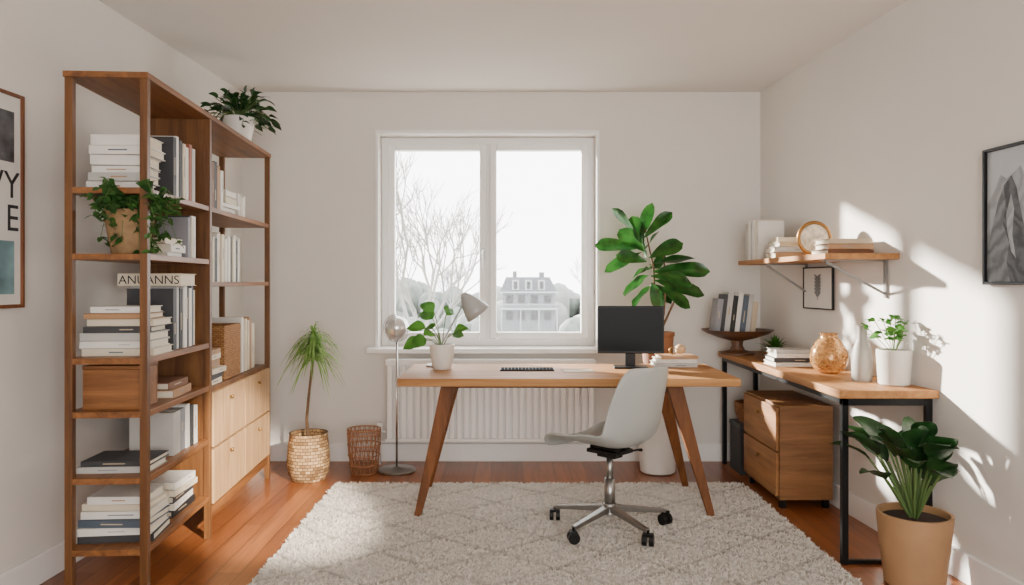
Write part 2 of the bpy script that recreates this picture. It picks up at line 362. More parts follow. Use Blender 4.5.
z=N_[5]+.012; stack(PB,-.16,.19,z,[(.23,.29,.03,'dark grey'),(.22,.28,.03,'white'),(.22,.27,.028,'slate blue'),(.21,.27,.03,'white'),(.2,.26,.026,'cream'),(.19,.23,.03,'white')],-math.pi/2,pl,'books stacked on the lowest shelf')
stack(PB,-.14,.52,z,[(.2,.28,.03,'black'),(.2,.27,.03,'white'),(.2,.26,.03,'dark grey'),(.19,.25,.025,'cream'),(.18,.23,.03,'white')],0,pl,'second stack on the lowest shelf')
z=1.632; p=row(PB,(-.03,.775,z),(0,1,0),(1,0,0),rb(8,.19,.25,.034,['white','dark grey','cream','tan','white','brown']),pl,'books standing on the far upper shelf')
stack(PB,-.14,p.y+.17,z,rb(4,.18,.25,.03,['white','cream','dark grey','white']),0,pl,'books stacked on the far upper shelf')
row(PB,(-.05,p.y+.34,z),(0,1,0),(1,0,0),rb(5,.16,.15,.03,LIGHT),pl,'small books on the far upper shelf')
z=1.262; row(PB,(-.03,.775,z),(0,1,0),(1,0,0),rb(17,.19,.26,.034,['white','white','cream','pale grey','white','dark grey']),pl,'books standing on the far middle shelf')
z=.736; stack(PB,-.1,.93,z,rb(6,.16,.24,.03,['white','dark grey','cream','tan','white']),0,pl,'books stacked on the drawer cabinet')
wb=thing('storage_basket','woven rattan storage basket on the drawer cabinet','basket',M=PB@Matrix.Translation((-.155,1.22,z)))
mb=MB(); mb.box(-.12,.12,-.15,.15,0,.01)
mb.box(-.12,.12,-.15,-.14,.01,.29); mb.box(-.12,.12,.14,.15,.01,.29); mb.box(-.12,-.11,-.14,.14,.01,.29); mb.box(.11,.12,-.14,.14,.01,.29)
mb.obj('body',weave('rattan','#8f6034','#ac7c47',60),wb,bevel=.004)
row(PB,(-.04,1.42,z),(0,1,0),(1,0,0),rb(9,.19,.32,.036,['white','beige','cream','tan','brown']),pl,'books standing on the drawer cabinet')

# ---------------------------------------------------------------- lettering
INK=plain('ink','#222225',.6)
def text(s,size,M,parent,align='RIGHT',name='lettering'):
    cu=bpy.data.curves.new('t','FONT'); cu.body=s; cu.size=size; cu.align_x=align; cu.extrude=.0004
    to=bpy.data.objects.new('t',cu); C.objects.link(to)
    dg=bpy.context.evaluated_depsgraph_get(); me=bpy.data.meshes.new_from_object(to.evaluated_get(dg)); bpy.data.objects.remove(to)
    me.materials.clear(); me.materials.append(INK)
    o=bpy.data.objects.new(name,me); C.objects.link(o); o.parent=parent; o.matrix_local=M; return o
text('ANUANNS',.054,Matrix.Translation((-.1007,0,.009))@Matrix(((0,0,-1,0),(-1,0,0,0),(0,1,0,0),(0,0,0,1))),tbk,'CENTER')

# ---------------------------------------------------------------- plants
G_D=leafmat('leaf_dark','#122e14','#244d20',.38,.15); G_M=leafmat('leaf_mid','#33641f','#528a35',.4,.3); G_L=leafmat('leaf_light','#6f9a48','#9cc26c',.5,.35); G_V=leafmat('leaf_vivid','#164018','#2f6828',.3,.2); G_I=leafmat('leaf_ivy','#234a1d','#44702f',.5,.25)
STEM=plain('green_stem','#56703a',.6); BARK=plain('bark','#6b5138',.85,var=.2,nscale=40,bump=.5)
def potprof(rt,rb_,h,th=.008,rim=0):
    return [(.001,0),(rb_*.9,0),(rb_,.006),(rb_+(rt-rb_)*.6,h*.55),(rt,h-.012),(rt+rim,h-.008),(rt+rim,h),(rt-th,h),(rt-th,h-.03),(.001,h-.03)]
def rdir(el,az): return Vector((math.cos(el)*math.cos(az),math.cos(el)*math.sin(az),math.sin(el)))
iv=thing('potted_ivy','leafy green trailing plant in a clay pot on the bookcase','potted plant',M=PB@Matrix.Translation((-.125,.135,N_[1]+.012)))
autosmooth(MB().lathe(potprof(.097,.068,.18,rim=.004)).obj('pot',plain('clay_pot','#927450',.8,var=.2,nscale=30,bump=.3),iv,smooth=True))
MB().lathe([(.001,.152),(.083,.152),(.001,.16)]).obj('soil',SOIL,iv)
mb=MB()
def cl(p):
    q=Vector(p)
    if -.2<q.x<.14 and q.y>-.145: q.z=min(q.z,.23)
    if q.x>.085 and -.15<q.y<-.09: q.x=.085 if q.x<.11 else max(q.x,.14)
    q.z=max(q.z,.0); q.x=max(q.x,-.19); q.z=min(q.z,.31)
    return q
stm=MB()
for i in range(130):
    az=random.uniform(0,2*math.pi)
    d=Vector((math.cos(az)*.85+.25,math.sin(az)*.8-.4,0)); rr=random.uniform(.06,.20)
    pts=[]; hf=random.uniform(.06,.17); fall=random.uniform(0,.11) if random.random()<.8 else .2
    for k in range(6):
        t=k/5; pts.append(cl(Vector((d.x*rr*t,d.y*rr*t,.16+hf*math.sin(t*2.3)-t*t*fall))))
    stm.tube(pts,.0015,5)
    for p_ in pts[1:]:
        for q in range(4):
            mb.leaf(p_,rdir(random.uniform(-.5,.6),random.uniform(0,6.28)),random.uniform(.024,.042),random.uniform(.018,.028),.3,seg=4,clamp=cl,twist=random.uniform(-1,1))
stm.obj('stem',STEM,iv); mb.obj('foliage',G_I,iv,smooth=True)
tp=thing('potted_pothos','bushy dark green plant in a white pot on the bookcase top','potted plant',M=PB@Matrix.Translation((-.09,1.52,BH+.024)))
autosmooth(MB().lathe(potprof(.092,.07,.15)).obj('pot',CERAM,tp,smooth=True)); MB().lathe([(.001,.124),(.083,.124),(.001,.132)]).obj('soil',SOIL,tp)
mb=MB(); stm=MB()
for i in range(95):
    az=random.uniform(0,6.28); el=random.uniform(.2,1.45); r1=random.uniform(.09,.22)
    d=rdir(el,az); b0=Vector((0,0,.13)); p1=b0+d*r1*.6; p2=b0+d*r1+Vector((0,0,-.03 if el>.6 else -.07))
    for q in (p1,p2): q.x=max(q.x,-.15); q.z=min(q.z,.34)
    stm.tube([b0,p1,p2],.0022,5)
    for q in range(2): mb.leaf(p2 if q else p1,(d+Vector((random.uniform(-.5,.5),random.uniform(-.5,.5),random.uniform(-.6,.1)))),random.uniform(.06,.10),random.uniform(.024,.036),.45,seg=5,twist=random.uniform(-1,1))
stm.obj('stem',STEM,tp); mb.obj('foliage',G_D,tp,smooth=True)
dx,dy=-1.27,4.80
dp=thing('potted_dracaena','slim dracaena tree with spiky pale leaves in a woven basket','potted plant',(dx,dy,0))
autosmooth(MB().lathe([(.001,0),(.105,0),(.125,.04),(.135,.12),(.128,.22),(.118,.29),(.122,.30),(.11,.30),(.108,.25),(.001,.25)]).obj('basket_planter',weave('seagrass','#765432','#c8a473',30),dp,smooth=True))
MB().lathe([(.001,.252),(.106,.252),(.001,.262)]).obj('soil',SOIL,dp)
MB().tube([(0,0,.25),(-.012,0,.38),(.0,0,.52),(.02,0,.70),(.034,0,.88)],[.012,.01,.009,.008,.007],8).obj('trunk',BARK,dp,smooth=True)
mb=MB()
for i in range(230):
    az=random.uniform(0,6.28); el=random.uniform(-.1,1.5); zz=.76+.17*random.random()
    mb.leaf((.03,0,zz),rdir(el,az),random.uniform(.14,.26),random.uniform(.011,.017),random.uniform(.6,1.25),kind='blade',seg=8)
mb.obj('foliage',G_L,dp,smooth=True)
wbk=thing('wire_basket','open tan wicker wastebasket on the floor','basket',(-.945,4.96,0))
mb=MB(); Wm=plain('tan_wicker','#966442',.6,0)
for z_,R in((.006,.085),(.06,.094),(.12,.101),(.19,.106),(.26,.108),(.29,.108)): mb.torus((0,0,z_),R,.0045)
for k in range(20):
    for sg in(1,-1):
        t=2*math.pi*k/20; pts=[]
        for q in range(7):
            f=q/6; R=.085+.023*math.sin(f*1.5); tt=t+sg*f*.45; pts.append((R*math.cos(tt),R*math.sin(tt),.006+f*.284))
        mb.tube(pts,.003,5)
mb.obj('wire_frame',Wm,wbk,smooth=True)
MB().lathe([(.001,.002),(.085,.002),(.085,.008),(.001,.008)]).obj('base',Wm,wbk)

fl=thing('floor_lamp','slim chrome floor lamp with a round globe head','lamp',(-.735,5.0,0))
autosmooth(MB().lathe([(.001,0),(.125,0),(.127,.008),(.12,.018),(.03,.024),(.012,.035),(.001,.035)]).obj('base',STEEL,fl,smooth=True))
MB().tube([(0,0,.03),(0,0,.88)],.007).obj('pole',CHROME,fl,smooth=True)
MB().sphere((0,0,.955),.082,14).obj('globe_shade',plain('frosted_chrome','#e6e6e4',.15,.6),fl,smooth=True)
mb=MB()
for k in range(4): 
    t=k*math.pi/4; pts=[(.09*math.cos(a)*math.cos(t),.09*math.cos(a)*math.sin(t),.955+.09*math.sin(a)) for a in np.linspace(0,2*math.pi,33)]; mb.tube(pts,.0025,5,cap=False)
mb.tube([(0,0,.868),(0,0,.88)],.02,16); mb.obj('wire_guard',CHROME,fl,smooth=True)

# ---------------------------------------------------------------- rug
rug=thing('area_rug','cream shag rug with a faint grey diamond trellis pattern','rug',(.2,3.45,0))
RX,RY=1.27,1.2
def patt(x,y):
    wob=.02*np.sin(x*7+y*3)+.012*np.sin(y*11)+.010*np.sin(x*31+y*17)
    s_=.52
    a=np.abs(((x/s_+y/(s_*.75)+wob)%1)-.5); b=np.abs(((x/s_-y/(s_*.75)+wob)%1)-.5)
    m=np.minimum(a,b); brk=.75+.25*np.sin(x*13+np.sin(y*9)*2)*np.sin(y*15+x*4)
    return np.clip(1.25-(m/.036),0,1)*brk
nx,ny=210,200
xs=np.linspace(-RX,RX,nx); ys=np.linspace(-RY,RY,ny); gx,gy=np.meshgrid(xs,ys)
gz=.014+.003*np.random.rand(ny,nx)-.004*patt(gx,gy)
edge=np.minimum(np.minimum(gx+RX,RX-gx),np.minimum(gy+RY,RY-gy)); gz=np.where(edge<.006,.002,gz)
V=np.stack([gx,gy,gz],-1).reshape(-1,3)
idx=np.arange(nx*ny).reshape(ny,nx); Fq=np.stack([idx[:-1,:-1],idx[:-1,1:],idx[1:,1:],idx[1:,:-1]],-1).reshape(-1,4)
def rugmat():
    m,nt,b=newmat('shag_wool'); a=nt.nodes.new('ShaderNodeAttribute'); a.attribute_name='col'
    nt.links.new(a.outputs['Color'],b.inputs['Base Color']); b.inputs['Roughness'].default_value=.95; b.inputs['Specular IOR Level'].default_value=.1
    t=nt.nodes.new('ShaderNodeBsdfTranslucent'); nt.links.new(a.outputs['Color'],t.inputs['Color'])
    mx=nt.nodes.new('ShaderNodeMixShader'); mx.inputs[0].default_value=.25
    nt.links.new(b.outputs[0],mx.inputs[1]); nt.links.new(t.outputs[0],mx.inputs[2]); nt.links.new(mx.outputs[0],nt.nodes['Material Output'].inputs['Surface'])
    return m
RM=rugmat()
def cmesh(name,V,Fc,col,parent,kind=None):
    me=bpy.data.meshes.new(name); me.from_pydata(V.tolist() if hasattr(V,'tolist') else V,[],Fc if isinstance(Fc,list) else Fc.tolist()); me.materials.append(RM)
    ca=me.color_attributes.new('col','FLOAT_COLOR','POINT'); ca.data.foreach_set('color',np.concatenate([col,np.ones((len(col),1))],1).astype(np.float32).ravel())
    o=bpy.data.objects.new(name,me); C.objects.link(o); o.parent=parent
    if kind: o['kind']=kind
    return o
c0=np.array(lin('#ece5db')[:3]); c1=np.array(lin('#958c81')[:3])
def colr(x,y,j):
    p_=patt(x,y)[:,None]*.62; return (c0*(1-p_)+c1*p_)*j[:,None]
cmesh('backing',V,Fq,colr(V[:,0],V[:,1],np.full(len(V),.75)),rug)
NCL=40000; per=5; NB=NCL*per
cxs=np.random.uniform(-RX+.008,RX-.008,NCL); cys=np.random.uniform(-RY+.008,RY-.008,NCL); clx=np.random.normal(0,.0055,NCL); cly=np.random.normal(0,.0055,NCL); chh=np.random.uniform(.8,1.12,NCL); cj=np.random.uniform(.88,1.05,NCL)
ci=np.repeat(np.arange(NCL),per)
bx=np.clip(cxs[ci]+np.random.normal(0,.003,NB),-RX,RX); by=np.clip(cys[ci]+np.random.normal(0,.003,NB),-RY,RY); an=np.random.uniform(0,2*np.pi,NB); hgt=np.random.uniform(.011,.019,NB)*(1-.35*patt(bx,by))*chh[ci]
w=.0026; lx=np.random.normal(0,.003,NB)+clx[ci]; ly=np.random.normal(0,.003,NB)+cly[ci]
v0=np.stack([bx-w*np.cos(an),by-w*np.sin(an),np.full(NB,.010)],-1); v1=np.stack([bx+w*np.cos(an),by+w*np.sin(an),np.full(NB,.010)],-1)
m0=np.stack([bx+lx*.4-w*.9*np.cos(an),by+ly*.4-w*.9*np.sin(an),.010+hgt*.65],-1); m1=np.stack([bx+lx*.4+w*.9*np.cos(an),by+ly*.4+w*.9*np.sin(an),.010+hgt*.65],-1)
tp_=np.stack([bx+lx,by+ly,.010+hgt],-1)
VV=np.stack([v0,v1,m1,m0,tp_],1).reshape(-1,3); k=np.arange(NB)*5
FF=np.stack([k,k+1,k+2,k+3],-1).tolist()+np.stack([k+3,k+2,k+4],-1).tolist()
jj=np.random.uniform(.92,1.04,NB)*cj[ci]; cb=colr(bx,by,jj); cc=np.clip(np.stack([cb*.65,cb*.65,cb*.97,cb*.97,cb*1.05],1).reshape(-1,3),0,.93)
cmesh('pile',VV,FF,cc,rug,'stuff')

# ---------------------------------------------------------------- desk
DX0,DX1,DY0,DY1,DZ=-.575,1.225,3.92,4.64,.755
dk=thing('desk','light oak writing desk with splayed dark wooden legs on the rug','desk',((DX0+DX1)/2,(DY0+DY1)/2,0))
ox,oy=(DX0+DX1)/2,(DY0+DY1)/2
MB().box(DX0-ox,DX1-ox,DY0-oy,DY1-oy,DZ-.042,DZ).obj('desktop',OAKx,dk,bevel=.005)
for xt,xb_ in((-.31,-.475),(.90,1.085)):
    for yt,yb in((4.06,3.985),(4.44,4.56)):
        MB().beam((xb_-ox,yb-oy,.018),(xt-ox,yt-oy,DZ-.042),.036,.03,.085,.05).obj('leg',LEGW,dk,bevel=.004)
    MB().box(xt-ox-.03,xt-ox+.03,4.08-oy,4.42-oy,DZ-.1,DZ-.043).obj('crossbar',LEGW,dk,bevel=.003)
MB().box(-.3-ox,.88-ox,4.22-oy,4.27-oy,DZ-.09,DZ-.043).obj('stretcher',LEGW,dk)

def on(px,py,Z):
    Y=(CH-Z)*F/(py-HY); return ((px-VX)*Y/F,Y)
mx_,my_=.728,4.42
mo=thing('computer_monitor','black flat screen monitor with dark display on the desk','monitor',(mx_,my_,DZ),math.radians(-4))
MB().box(-.195,.195,-.012,.012,.085,.365).obj('housing',BLKP,mo,bevel=.005)
MB().box(-.186,.186,-.0135,-.0121,.10,.357).obj('screen',plain('screen_glass','#040506',.35,var=.0,spec=.12),mo)
MB().beam((0,.02,.01),(0,.02,.2),.06,.012).obj('stand_neck',BLKP,mo,bevel=.002)
MB().box(-.1,.1,-.06,.08,0,.01).obj('stand_base',BLKP,mo,bevel=.004)
kx,ky=on(527,370,DZ)
kb=thing('keyboard','slim black keyboard on the desk','keyboard',(kx,ky,DZ),math.radians(0))
MB().box(-.155,.155,-.055,.055,0,.008).obj('case',BLKP,kb,bevel=.003)
mb=MB()
for i in range(15):
    for j in range(5): mb.box(-.148+i*.02,-.148+i*.02+.0175,-.05+j*.0202,-.05+j*.0202+.0175,.008,.0105)
mb.obj('keys',plain('key_caps','#141416',.9,spec=.05),kb)
sx,sy=on(578,371,DZ)
nb=thing('notepad','white paper notepad lying on the desk','notepad',(sx,sy,DZ),.15)
MB().box(-.085,.085,-.06,.06,0,.004).obj('pages',PAGE,nb); MB().box(-.085,.085,.05,.06,.004,.006).obj('binding',plain('cover_grey','#8f8f8d',.6),nb)
dl=thing('desk_lamp','grey metal desk lamp with a cone shade leaning over the desk','lamp',(-.42,4.5,DZ))
LG=plain('lamp_grey','#a8a9a7',.4,.15)
autosmooth(MB().lathe([(.001,0),(.065,0),(.067,.01),(.055,.016),(.012,.022),(.001,.022)]).obj('base',LG,dl,smooth=True))
J0=Vector((0,0,.02)); J1=Vector((-.0,0,.08)); J2=Vector((.15,-.03,.36))
MB().tube([J0,J1,J2],.0055).sphere(J1,.011,8).obj('arm',LG,dl,smooth=True)
sh=[(.014,.10),(.022,.09),(.036,.068),(.052,.04),(.07,-.015),(.080,-.055),(.077,-.055),(.067,-.015),(.048,.036),(.001,.055)]
o=MB().lathe(sh,32).obj('lamp_shade',LG,dl,smooth=True,loc=(.215,-.03,.36)); o.rotation_euler=(math.radians(8),math.radians(-38),0)
MB().sphere((0,0,0),.024,10).obj('bulb',plain('bulb_glass','#f4efe2',.3),dl,smooth=True,loc=(.22,-.03,.355))
MB().tube([J2,(.175,-.03,.415)],.007).sphere(J2,.011,8).obj('joint',LG,dl,smooth=True)
px_,py_=on(442,369,DZ)
d1=thing('potted_plant','small plant with broad green leaves in a white desk pot','potted plant',(px_,py_,DZ))
autosmooth(MB().lathe(potprof(.074,.055,.145)).obj('pot',CERAM,d1,smooth=True)); MB().lathe([(.001,.118),(.066,.118),(.001,.124)]).obj('soil',SOIL,d1)
mb=MB(); stm=MB()
for az,el,r_,L,tw in((3.3,.9,.15,.12,.9),(2.6,1.2,.18,.12,-.7),(1.2,1.3,.20,.10,1),(.3,.95,.13,.09,-.9),(4.2,.9,.15,.12,.5),(3.9,.5,.13,.11,-.9),(5.6,.8,.12,.09,.8),(3.0,1.35,.22,.11,-1.0),(3.2,.4,.13,.11,1.1),(2.2,.7,.13,.11,.7)):
    d=rdir(el,az); p1=Vector((0,0,.12))+d*r_; stm.tube([(0,0,.12),Vector((0,0,.12))+d*r_*.5+Vector((0,0,.02)),p1],.003,6)
    mb.leaf(p1,rdir(el-.6,az),L,L*.75,.3,seg=7,twist=tw)
stm.obj('stem',STEM,d1); mb.obj('foliage',G_M,d1,smooth=True)
bx_,by_=on(676,366,DZ)
stack(I4,bx_,by_+.03,DZ,[(.19,.25,.022,'pale grey'),(.18,.24,.022,'white'),(.17,.22,.018,'tan')],-math.pi/2,'on the oak desk','books stacked on the desk')
orn=thing('ornament','small brass and shell ornament resting on stacked books','ornament',(bx_+.03,by_+.02,DZ+.068))
MB().sphere((0,0,.032),.032,12,sz=.95).obj('body',plain('shell','#c9a57c',.5,var=.2,nscale=40),orn,smooth=True); MB().torus((-.045,0,.022),.02,.004,'Y').obj('ring',plain('brass','#9a7b4a',.35,1),orn,smooth=True)

# ---------------------------------------------------------------- office chair
ch=thing('office_chair','pale grey shell office chair with chrome five star caster base','chair',(.515,3.76,.03),math.radians(46))
SHELL=plain('shell_plastic','#a6a8a3',.5,var=.02)
prof=[(.265,.385),(.262,.418),(.215,.442),(.10,.436),(-.03,.422),(-.12,.424),(-.18,.452),(-.212,.525),(-.234,.615),(-.254,.705),(-.272,.785),(-.281,.83)]
wid=[.17,.21,.24,.25,.25,.248,.245,.24,.232,.22,.20,.155]
vs=[];fs=[];K=10
for i,((y,z),w) in enumerate(zip(prof,wid)):
    t=i/(len(prof)-1)
    for k in range(K+1):
        u=-1+2*k/K; back=min(1,max(0,(t-.4)/.25))
        rise=.045*abs(u)**2.5*(1-back)*(1 if i>1 else .3); fwd=.085*abs(u)**2.3*back*(1-.35*max(0,t-.75)/.25)
        if .3<t<.62: rise+=.045*abs(u)**2.5
        vs.append((u*w,y+fwd,z+rise))
for i in range(len(prof)-1):
    for k in range(K): fs.append((i*(K+1)+k,i*(K+1)+k+1,(i+1)*(K+1)+k+1,(i+1)*(K+1)+k))
mb=MB(); mb.add(vs,fs); o=mb.obj('seat_shell',SHELL,ch,smooth=True)
so=o.modifiers.new('s','SOLIDIFY'); so.thickness=.016; so.offset=0
ss=o.modifiers.new('ss','SUBSURF'); ss.levels=2; ss.render_levels=2
MB().box(-.075,.075,-.09,.09,.378,.398).box(-.035,.035,-.055,.055,.355,.378).box(-.055,-.02,-.085,.085,.398,.412).box(.02,.055,-.085,.085,.398,.412).obj('seat_mechanism',BLKP,ch,bevel=.004)
MB().tube([(.05,-.02,.368),(.2,-.03,.362),(.235,-.03,.356)],[.005,.005,.009],10).obj('lever',BLKP,ch,smooth=True)
MB().tube([(0,0,.10),(0,0,.25)],.027,20).tube([(0,0,.22),(0,0,.362)],.017,16).obj('gas_lift',STEEL,ch,smooth=True)
RB=.295
base=MB(); base.tube([(0,0,.07),(0,0,.125)],[.038,.032],24)
A0=.35+math.radians(17)
for k in range(5):
    a=2*math.pi*k/5+A0; base.beam((.02*math.cos(a),.02*math.sin(a),.10),(RB*math.cos(a),RB*math.sin(a),.068),.04,.03,.024,.018,xr=Vector((-math.sin(a),math.cos(a),0)))
base.obj('star_base',STEEL,ch,bevel=.003)
for k in range(5):
    a=2*math.pi*k/5+A0; cx_,cy_=RB*math.cos(a),RB*math.sin(a); s_=a+random.uniform(.3,1.3); ux,uy=math.cos(s_),math.sin(s_)
    c_=MB().tube([(cx_,cy_,.045),(cx_,cy_,.072)],.007,10)
    for q in(-1,1): c_.tube([(cx_+ux*q*.006,cy_+uy*q*.006,.0255),(cx_+ux*q*.027,cy_+uy*q*.027,.0255)],.028,22)
    c_.beam((cx_-ux*.025,cy_-uy*.025,.049),(cx_+ux*.025,cy_+uy*.025,.049),.032,.014)
    c_.obj('caster',BLKP,ch,bevel=.002)

# ---------------------------------------------------------------- side table
TX=1.474; TY0,TY1,TZ=3.32,5.235,.78
tb=thing('side_table','long oak topped table with black metal frame along the wall','table',(TX,TY0,0))
def L(p): return [(x-TX,y-TY0) for x,y in p]
MB().prism(L([(TX,TY0),(XR(TY0)-.004,TY0),(XR(TY1)-.004,TY1),(TX,TY1)]),TZ-.036,TZ).obj('tabletop',OAKy,tb,bevel=.003)
fm=.028
def leg(x,y): MB().box(x-TX,x-TX+fm,y-TY0,y-TY0+fm,0,TZ-.037).obj('leg',BLK,tb,bevel=.002)
xn=XR(TY0)-.05; xf=XR(TY1)-.06
leg(TX+.02,TY0+.02); leg(xn-.0,TY0+.02); leg(TX+.02,TY1-.05); leg(xf-.02,TY1-.05)
MB().box(.02,xn-TX,.02,.02+fm,TZ-.07,TZ-.037).box(.02,.02+fm,.05,TY1-TY0-.05,TZ-.065,TZ-.037).box(.02+fm,xn-TX-.001,.024,.044,0.0,.02).obj('frame_rail',BLK,tb,bevel=.002)
pd=thing('drawer_cabinet','low wooden two drawer pedestal cabinet under the table','cabinet',(1.495,4.16,0))
MB().box(.018,.315,0,.59,.05,.575).obj('body',PEDZ,pd,bevel=.003)
for z0 in(.07,.322):
    d=MB().box(0,.0175,.012,.578,z0,z0+.24).obj('drawer',PEDF,pd,bevel=.003)
    MB().tube([(-.001,.295,z0+.17),(-.018,.295,z0+.17)],[.007,.011],14).obj('knob',plain('brass','#9a7b4a',.35,1),d,smooth=True)
for x in(.03,.27):
    for y in(.02,.54): MB().box(x,x+.03,y,y+.03,0,.05).obj('foot',BLK,pd)
sb=thing('storage_box','dark grey storage box standing on the floor under the table','box',(1.64,5.0,0))
MB().box(-.12,.12,-.11,.11,0,.30).obj('body',plain('box_dark','#3b3d3f',.7),sb,bevel=.004); MB().box(-.125,.125,-.115,.115,.301,.33).obj('lid',plain('box_dark2','#4a4c4d',.7),sb,bevel=.003)
wk=thing('storage_basket','shallow brown wicker basket on the dark storage box','basket',(1.64,5.0,.331))
autosmooth(MB().lathe([(.001,0),(.09,0),(.115,.06),(.12,.13),(.112,.13),(.105,.06),(.08,.01),(.001,.01)]).obj('body',weave('wicker_brown','#7d5230','#a5734a',50),wk,smooth=True))

tz=TZ
def place(px,X): Y=X*F/(px-VX); return Y
X=1.70; g=thing('glass_jar','round amber glass jar on the side table','jar',(X,place(829,X),tz))
def jarm():
    m,nt,b=newmat('amber_glass'); b.inputs['Base Color'].default_value=lin('#c9965a'); b.inputs['Roughness'].default_value=.15; b.inputs['Metallic'].default_value=.3
    tc=nt.nodes.new('ShaderNodeTexCoord'); vo=nt.nodes.new('ShaderNodeTexVoronoi'); vo.feature='DISTANCE_TO_EDGE'; vo.inputs['Scale'].default_value=38; nt.links.new(tc.outputs['Object'],vo.inputs['Vector'])
    r=nt.nodes.new('ShaderNodeValToRGB'); r.color_ramp.elements[0].position=.05; r.color_ramp.elements[1].position=.2; r.color_ramp.elements[0].color=(.2,.2,.2,1); r.color_ramp.elements[1].color=(.68,.68,.68,1)
    nt.links.new(vo.outputs['Distance'],r.inputs['Fac'])
    t=nt.nodes.new('ShaderNodeBsdfTransparent'); t.inputs['Color'].default_value=(1,.9,.72,1)
    mx=nt.nodes.new('ShaderNodeMixShader'); nt.links.new(r.outputs['Color'],mx.inputs[0]); nt.links.new(b.outputs[0],mx.inputs[1]); nt.links.new(t.outputs[0],mx.inputs[2]); nt.links.new(mx.outputs[0],nt.nodes['Material Output'].inputs['Surface']); return m
autosmooth(MB().lathe([(.001,0),(.045,0),(.07,.015),(.092,.05),(.096,.085),(.088,.125),(.066,.165),(.045,.185),(.042,.20),(.047,.212),(.043,.212),(.001,.209)],48).obj('body',jarm(),g,smooth=True))
X=1.725; g=thing('vase','tall slim matte white ceramic vase on the side table','vase',(X,place(862,X),tz))
autosmooth(MB().lathe([(.001,0),(.042,0),(.048,.02),(.048,.09),(.040,.16),(.026,.2),(.022,.25),(.027,.27),(.023,.27),(.017,.25),(.016,.2),(.001,.19)],40).obj('body',plain('vase_white','#9f9a92',.5,var=.03),g,smooth=True))
X=1.81; tpp=thing('potted_plant','small round leaved plant in a white pot on the side table','potted plant',(X,place(894,X),tz))
autosmooth(MB().lathe(potprof(.077,.068,.165)).obj('pot',plain('warm_white_ceramic','#c8c2b8',.4,var=.03),tpp,smooth=True)); MB().lathe([(.001,.138),(.069,.138),(.001,.144)]).obj('soil',SOIL,tpp)
mb=MB(); stm=MB()
for i in range(10):
    az=i*2.4; el=random.uniform(.8,1.45); r_=random.uniform(.12,.21); d=rdir(el,az); p0=Vector((0,0,.14)); pts=[p0,p0+d*r_*.5,p0+d*r_]
    for q in pts: q.x=min(q.x,.05)
    stm.tube(pts,.002,5)
    for q in(pts[1].lerp(pts[2],.3),pts[2]):
        for s_ in range(3):
            l_=rdir(random.uniform(-.2,.6),random.uniform(1.7,4.6)); l_.x*=.6; mb.leaf(q,l_,random.uniform(.035,.05),random.uniform(.028,.038),.2,seg=5,twist=random.uniform(-1,1))
stm.obj('stem',STEM,tpp); mb.obj('foliage',G_M,tpp,smooth=True)
stack(I4,1.655,4.36,tz,[(.19,.27,.022,'white'),(.19,.26,.024,'dark grey'),(.18,.24,.022,'white'),(.17,.23,.02,'pale grey')],-math.pi/2,'on the side table','books stacked on the side table',jit=.006)
tn=thing('potted_succulent','small spiky green plant in a dark bowl on the side table','potted plant',(1.69,4.72,tz))
autosmooth(MB().lathe(potprof(.06,.042,.07)).obj('pot',plain('dark_bowl','#4a4038',.6),tn,smooth=True)); mb=MB()
for i in range(90): mb.leaf((0,0,.05),rdir(random.uniform(.2,1.5),random.uniform(0,6.28)),random.uniform(.09,.15),.022,.3,kind='blade',seg=4)
mb.obj('foliage',G_M,tn,smooth=True)
bwx,bwy=1.535,5.0
bw=thing('pedestal_bowl','dark carved wooden pedestal bowl on the side table','bowl',(bwx,bwy,tz))
autosmooth(MB().lathe([(.001,0),(.11,0),(.11,.012),(.05,.03),(.035,.06),(.04,.09),(.12,.11),(.2,.14),(.235,.165),(.225,.165),(.18,.15),(.12,.135),(.001,.135)],48).obj('body',wood('dark_wood','#4a2f1e','#6e4a30','X'),bw,smooth=True))
row(I4,(bwx-.17,bwy-.07,tz+.154),(1,0,0),(0,-1,0),[(.14,.22,.035,'grey'),(.14,.25,.024,'dark grey'),(.14,.26,.035,'pale grey'),(.14,.24,.03,'black'),(.14,.26,.03,'white'),(.14,.24,.035,'slate blue'),(.14,.25,.03,'pale grey'),(.14,.2,.035,'beige')],'on the wooden pedestal bowl','books standing on the pedestal bowl',lean=-.12)

# ---------------------------------------------------------------- wall shelf
SZ=1.372; SY0,SY1=3.62,4.98; SX=1.535
ws=thing('wall_shelf','oak wall shelf on grey metal brackets holding books','shelf',(SX,SY0,SZ))
def L2(p): return [(x-SX,y-SY0) for x,y in p]
MB().prism(L2([(SX,SY0),(XR(SY0)-.003,SY0),(XR(SY1)-.003,SY1),(SX,SY1)]),0,.028).obj('board',OAKy,ws,bevel=.002)
BRK=plain('bracket_grey','#7d7a76',.4,.7)
for y in(SY0+.1,SY1-.42):
    xw=XR(y)-SX-.006
    MB().box(.03,xw,y-SY0,y-SY0+.022,-.008,-.0005).box(xw-.008,xw,y-SY0,y-SY0+.022,-.19,-.0085).beam((.05,y-SY0+.011,-.01),(xw-.006,y-SY0+.011,-.17),.012,.008).obj('bracket',BRK,ws)
st=SZ+.028; pls='on the oak wall shelf'
row(I4,(1.56,4.93,st),(0,-1,0),(-1,0,0),[(.16,.24,.035,'pale grey'),(.16,.25,.04,'cream'),(.16,.25,.035,'white'),(.16,.24,.035,'pale grey'),(.16,.25,.04,'white'),(.16,.25,.035,'cream'),(.16,.24,.03,'white')],pls,'white books standing on the wall shelf')
